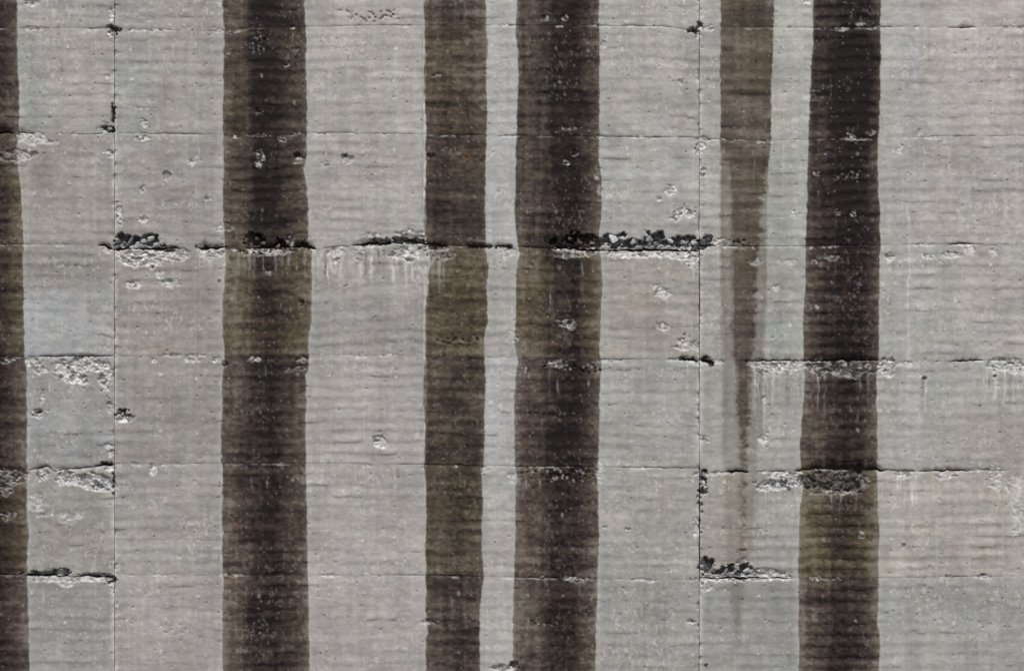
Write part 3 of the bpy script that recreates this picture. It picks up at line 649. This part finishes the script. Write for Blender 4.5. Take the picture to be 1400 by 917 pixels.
def make_block(row, bay, parent):
    ul, ur = BAYS[bay]
    nominal_t = LIFT[row][1][0][1]; nominal_b = LIFT[row + 1][1][0][1]
    xs = steps(ul, ur, -40, 1440, FINE, COARSE)
    ys = steps(nominal_t, nominal_b, -30, 950, FINE, COARSE)
    t = (ys - ys[0]) / (ys[-1] - ys[0])
    jt = joint_v(row, bay, xs); jb = joint_v(row + 1, bay, xs)
    vt = jt + joint_jag(row, bay, xs) + joint_gap(row, xs) * .35
    vb = jb + joint_jag(row + 1, bay, xs) - joint_gap(row + 1, xs) * .65
    X = np.repeat(xs[None, :], len(ys), 0)
    Y = vt[None, :] + t[:, None] * (vb - vt)[None, :]
    # the vertical joints wander a little and have a width of their own
    wl = .18 + .3 * vn(Y / 20.0, X * 0 + 3.0, 140) + (vn(Y / 4.0, X * 0 + 1.0, 141) - .5) * .35
    wr_ = .18 + .3 * vn(Y / 20.0, X * 0 + 8.0, 142) + (vn(Y / 4.0, X * 0 + 6.0, 143) - .5) * .35
    if bay == 2: wl = wl + np.interp(Y, [320, 345, 480, 500, 640, 655, 780, 795], [.06, .7, .5, .1, .1, 1.0, .9, .1])
    X = X + wl * np.clip(1 - (X - ul) / 4.0, 0, 1) - wr_ * np.clip(1 - (ur - X) / 4.0, 0, 1)
    dT = Y - vt[None, :]; dB = vb[None, :] - Y; dL = X - ul; dR = ur - X
    X32 = X.astype(np.float32); Y32 = Y.astype(np.float32)
    h, C, cov, dep, oli, lime, rust = build_fields(X32, Y32, row, bay, jt[None, :].astype(np.float32), jb[None, :], dT, dB, dL, dR)
    ny, nx = X.shape
    # origin at the middle of the block's foot
    ou = .5 * (ul + ur); ov = nominal_b
    P = np.stack([(X - ou) * CM, -h * CM, (ov - Y) * CM], -1).reshape(-1, 3)
    idx = np.arange(ny * nx).reshape(ny, nx)
    quads = np.stack([idx[:-1, :-1], idx[1:, :-1], idx[1:, 1:], idx[:-1, 1:]], -1).reshape(-1, 4)
    # sides of the block running back into the wall
    ring = np.concatenate([idx[0, :], idx[1:, -1], idx[-1, -2::-1], idx[-2:0:-1, 0]])
    rim = P[ring].copy(); back = rim.copy(); back[:, 1] = 0.34
    b0 = len(P); nb = len(ring)
    here = np.arange(nb); nxt = np.roll(here, -1)
    side = np.stack([b0 + here, b0 + nxt, b0 + nb + nxt, b0 + nb + here], -1)
    V = np.concatenate([P, rim, back]); F = np.concatenate([quads, side])
    me = bpy.data.meshes.new("concrete_block")
    me.vertices.add(len(V)); me.vertices.foreach_set("co", V.astype(np.float32).ravel())
    me.loops.add(F.size); me.loops.foreach_set("vertex_index", F.astype(np.int32).ravel())
    me.polygons.add(len(F)); me.polygons.foreach_set("loop_start", np.arange(0, F.size, 4, dtype=np.int32))
    me.polygons.foreach_set("use_smooth", np.ones(len(F), bool))
    me.update(calc_edges=True)
    lc = lin(np.clip(C, 5, 250)).reshape(-1, 3) * ALB
    def put(name, rgb):
        a = me.attributes.new(name, 'FLOAT_COLOR', 'POINT')
        full = np.concatenate([rgb, rgb[ring], rgb[ring]]); full = np.concatenate([full, np.ones((len(full), 1))], 1)
        a.data.foreach_set("color", full.astype(np.float32).ravel())
    put("concrete", lc)
    put("weather", np.stack([cov, dep, oli], -1).reshape(-1, 3))
    put("deposit", np.stack([lime, rust, lime * 0], -1).reshape(-1, 3))
    me.materials.append(MAT_C)
    o = bpy.data.objects.new("concrete_block", me)
    COL.objects.link(o); o.parent = parent
    o.location = (wx(ou), 0, wz(ov))
    return o, (ou, ov)

ALB = 0.90
# ------------------------------------------------------------------ setting
gm = bpy.data.meshes.new("ground")
gs = 600.0
gm.from_pydata([(-gs, -gs, 0), (gs, -gs, 0), (gs, gs, 0), (-gs, gs, 0)], [], [(0, 1, 2, 3)])
gm.materials.append(MAT_G)
ground = bpy.data.objects.new("ground", gm); COL.objects.link(ground); ground["kind"] = "structure"

wall = bpy.data.objects.new("concrete_wall", None)
COL.objects.link(wall)
wall["label"] = "tall weathered board-marked concrete wall with dark vertical water stains and a broken lift joint"
wall["category"] = "wall"
wall["kind"] = "thing"
BLK = {}
for row in range(0, 9):
    for bay in range(3):
        BLK[(row, bay)] = make_block(row, bay, wall)

def box_mesh(name, x0, x1, y0, y1, z0, z1):
    v = [(x, y, z) for z in (z0, z1) for y in (y0, y1) for x in (x0, x1)]
    f = [(0, 2, 3, 1), (4, 5, 7, 6), (0, 1, 5, 4), (2, 6, 7, 3), (0, 4, 6, 2), (1, 3, 7, 5)]
    me = bpy.data.meshes.new(name); me.from_pydata(v, [], f); return me
core_me = box_mesh("wall_core", wx(U0) + .02, wx(U1) - .02, .22, 2.2, 0.0, wz(-262) - .01)
core_mat, cnt, cp = new_mat("core_concrete")
cc = ramp(cnt, noise_fac(cnt, (8, 8, 8), 5.0, .7), [(.3, L3(84, 81, 78)), (.7, L3(120, 117, 113))])
cnt.links.new(cc, cp.inputs['Base Color']); cp.inputs['Roughness'].default_value = .95
core_me.materials.append(core_mat)
core = bpy.data.objects.new("wall_core", core_me); COL.objects.link(core); core.parent = wall

# ------------------------------------------------------------------ stones standing in the broken joints
import bmesh
def stone_mesh(seed, mat, pts=14):
    r = random.Random(seed)
    bm = bmesh.new()
    for i in range(pts):
        a = r.uniform(0, 2 * math.pi); z = r.uniform(-1, 1); q = math.sqrt(1 - z * z); s = r.uniform(.72, 1.06)
        bm.verts.new((q * math.cos(a) * s, q * math.sin(a) * s, z * s))
    res = bmesh.ops.convex_hull(bm, input=bm.verts)
    junk = list({e for e in res['geom_interior'] + res['geom_unused'] if isinstance(e, bmesh.types.BMVert)})
    bmesh.ops.delete(bm, geom=junk, context='VERTS')
    bmesh.ops.recalc_face_normals(bm, faces=bm.faces)
    me = bpy.data.meshes.new("stone"); bm.to_mesh(me); bm.free()
    me.materials.append(mat)
    return me
DRY = [stone_mesh(i, MAT_STONE) for i in range(8)]
WET = [stone_mesh(40 + i, MAT_WET) for i in range(8)]
def in_stain(u, v):
    for s in ST:
        if s.get('faint'): continue
        if curve(s['l'])(v) < u < curve(s['r'])(v): return True
    return False
def block_at(u, v):
    bay = 0 if u < 156.5 else (1 if u < 956 else 2)
    for row in range(0, 9):
        if v < joint_v(row + 1, bay, np.array([u]))[0]: return row, bay
    return 8, bay
sr = random.Random(77)
def stone(u, v, ru, rv, rd, out):
    """a stone of half sizes ru x rv x rd, its middle out cm in front of (or behind) the wall plane"""
    blk, (ou, ov) = BLK[block_at(u, v)]
    o = bpy.data.objects.new("stone", sr.choice(WET if in_stain(u, v) else DRY))
    COL.objects.link(o); o.parent = blk
    o.location = ((u - ou) * CM, -(out + 1.3) * CM, (ov - v) * CM)
    q = sr.uniform(.75, 1.25)
    o.scale = (ru * CM * q, rd * CM, rv * CM * sr.uniform(.7, 1.15))
    o.rotation_euler = (sr.uniform(-.7, .7), sr.uniform(-1.2, 1.2), sr.uniform(-.7, .7))
# left cavity
for a in ((176,331,12,5,6,-5),(196,330,6,5,6,-6),(206,326,5,8,6,-5)): stone(*a)
# second cavity, in the stain
for a in ((350,326,6,4,5,-7),(360,332,7,4,6,-6),(380,336,6,3,5,-6)): stone(*a)
for a in ((779,326,5,6,5,-6),(793,331,7,4,5,-6),(810,332,6,3,5,-6)): stone(*a)
# rubble along the big joint
for a in ((838,327,12,8,8,-4),(866,331,9,6,6,-5),(887,327,5,7,6,-6),(897,334,8,4,6,-5),(917,330,8,5,6,-5),(934,331,6,4,5,-5),(949,331,7,6,5,-4),(943,340,5,3,4,-3),(963,331,5,6,5,-4)): stone(*a)
# stones in the broken face below the right-hand joint
for i in range(34):
    u = sr.uniform(1096, 1180); v = sr.uniform(648, 669)
    if (u - 1138) ** 2 / 46 ** 2 + (v - 658) ** 2 / 13 ** 2 > 1: continue
    r = sr.uniform(3.6, 6.2); stone(u, v, r, r * sr.uniform(.6, .95), r * .8, -sr.uniform(2.5, 4.5))
for i in range(14):
    u = sr.uniform(1045, 1096); v = sr.uniform(653, 668)
    r = sr.uniform(3.0, 4.8); stone(u, v, r, r * sr.uniform(.6, .95), r * .8, -sr.uniform(2.0, 3.2))
for a in ((964,652,4,4,4,-4),(962,660,4,5,4,-4),(965,667,4,4,4,-3)): stone(*a)
for a in ((976,777,9,6,6,-5),(992,783,9,5,5,-5),(1008,783,7,4,5,-5),(1022,780,7,5,5,-5)): stone(*a)
for a in ((167,566,5,3,4,-5),(175,571,5,3,4,-4),(150,176,5,4,4,-5)): stone(*a)
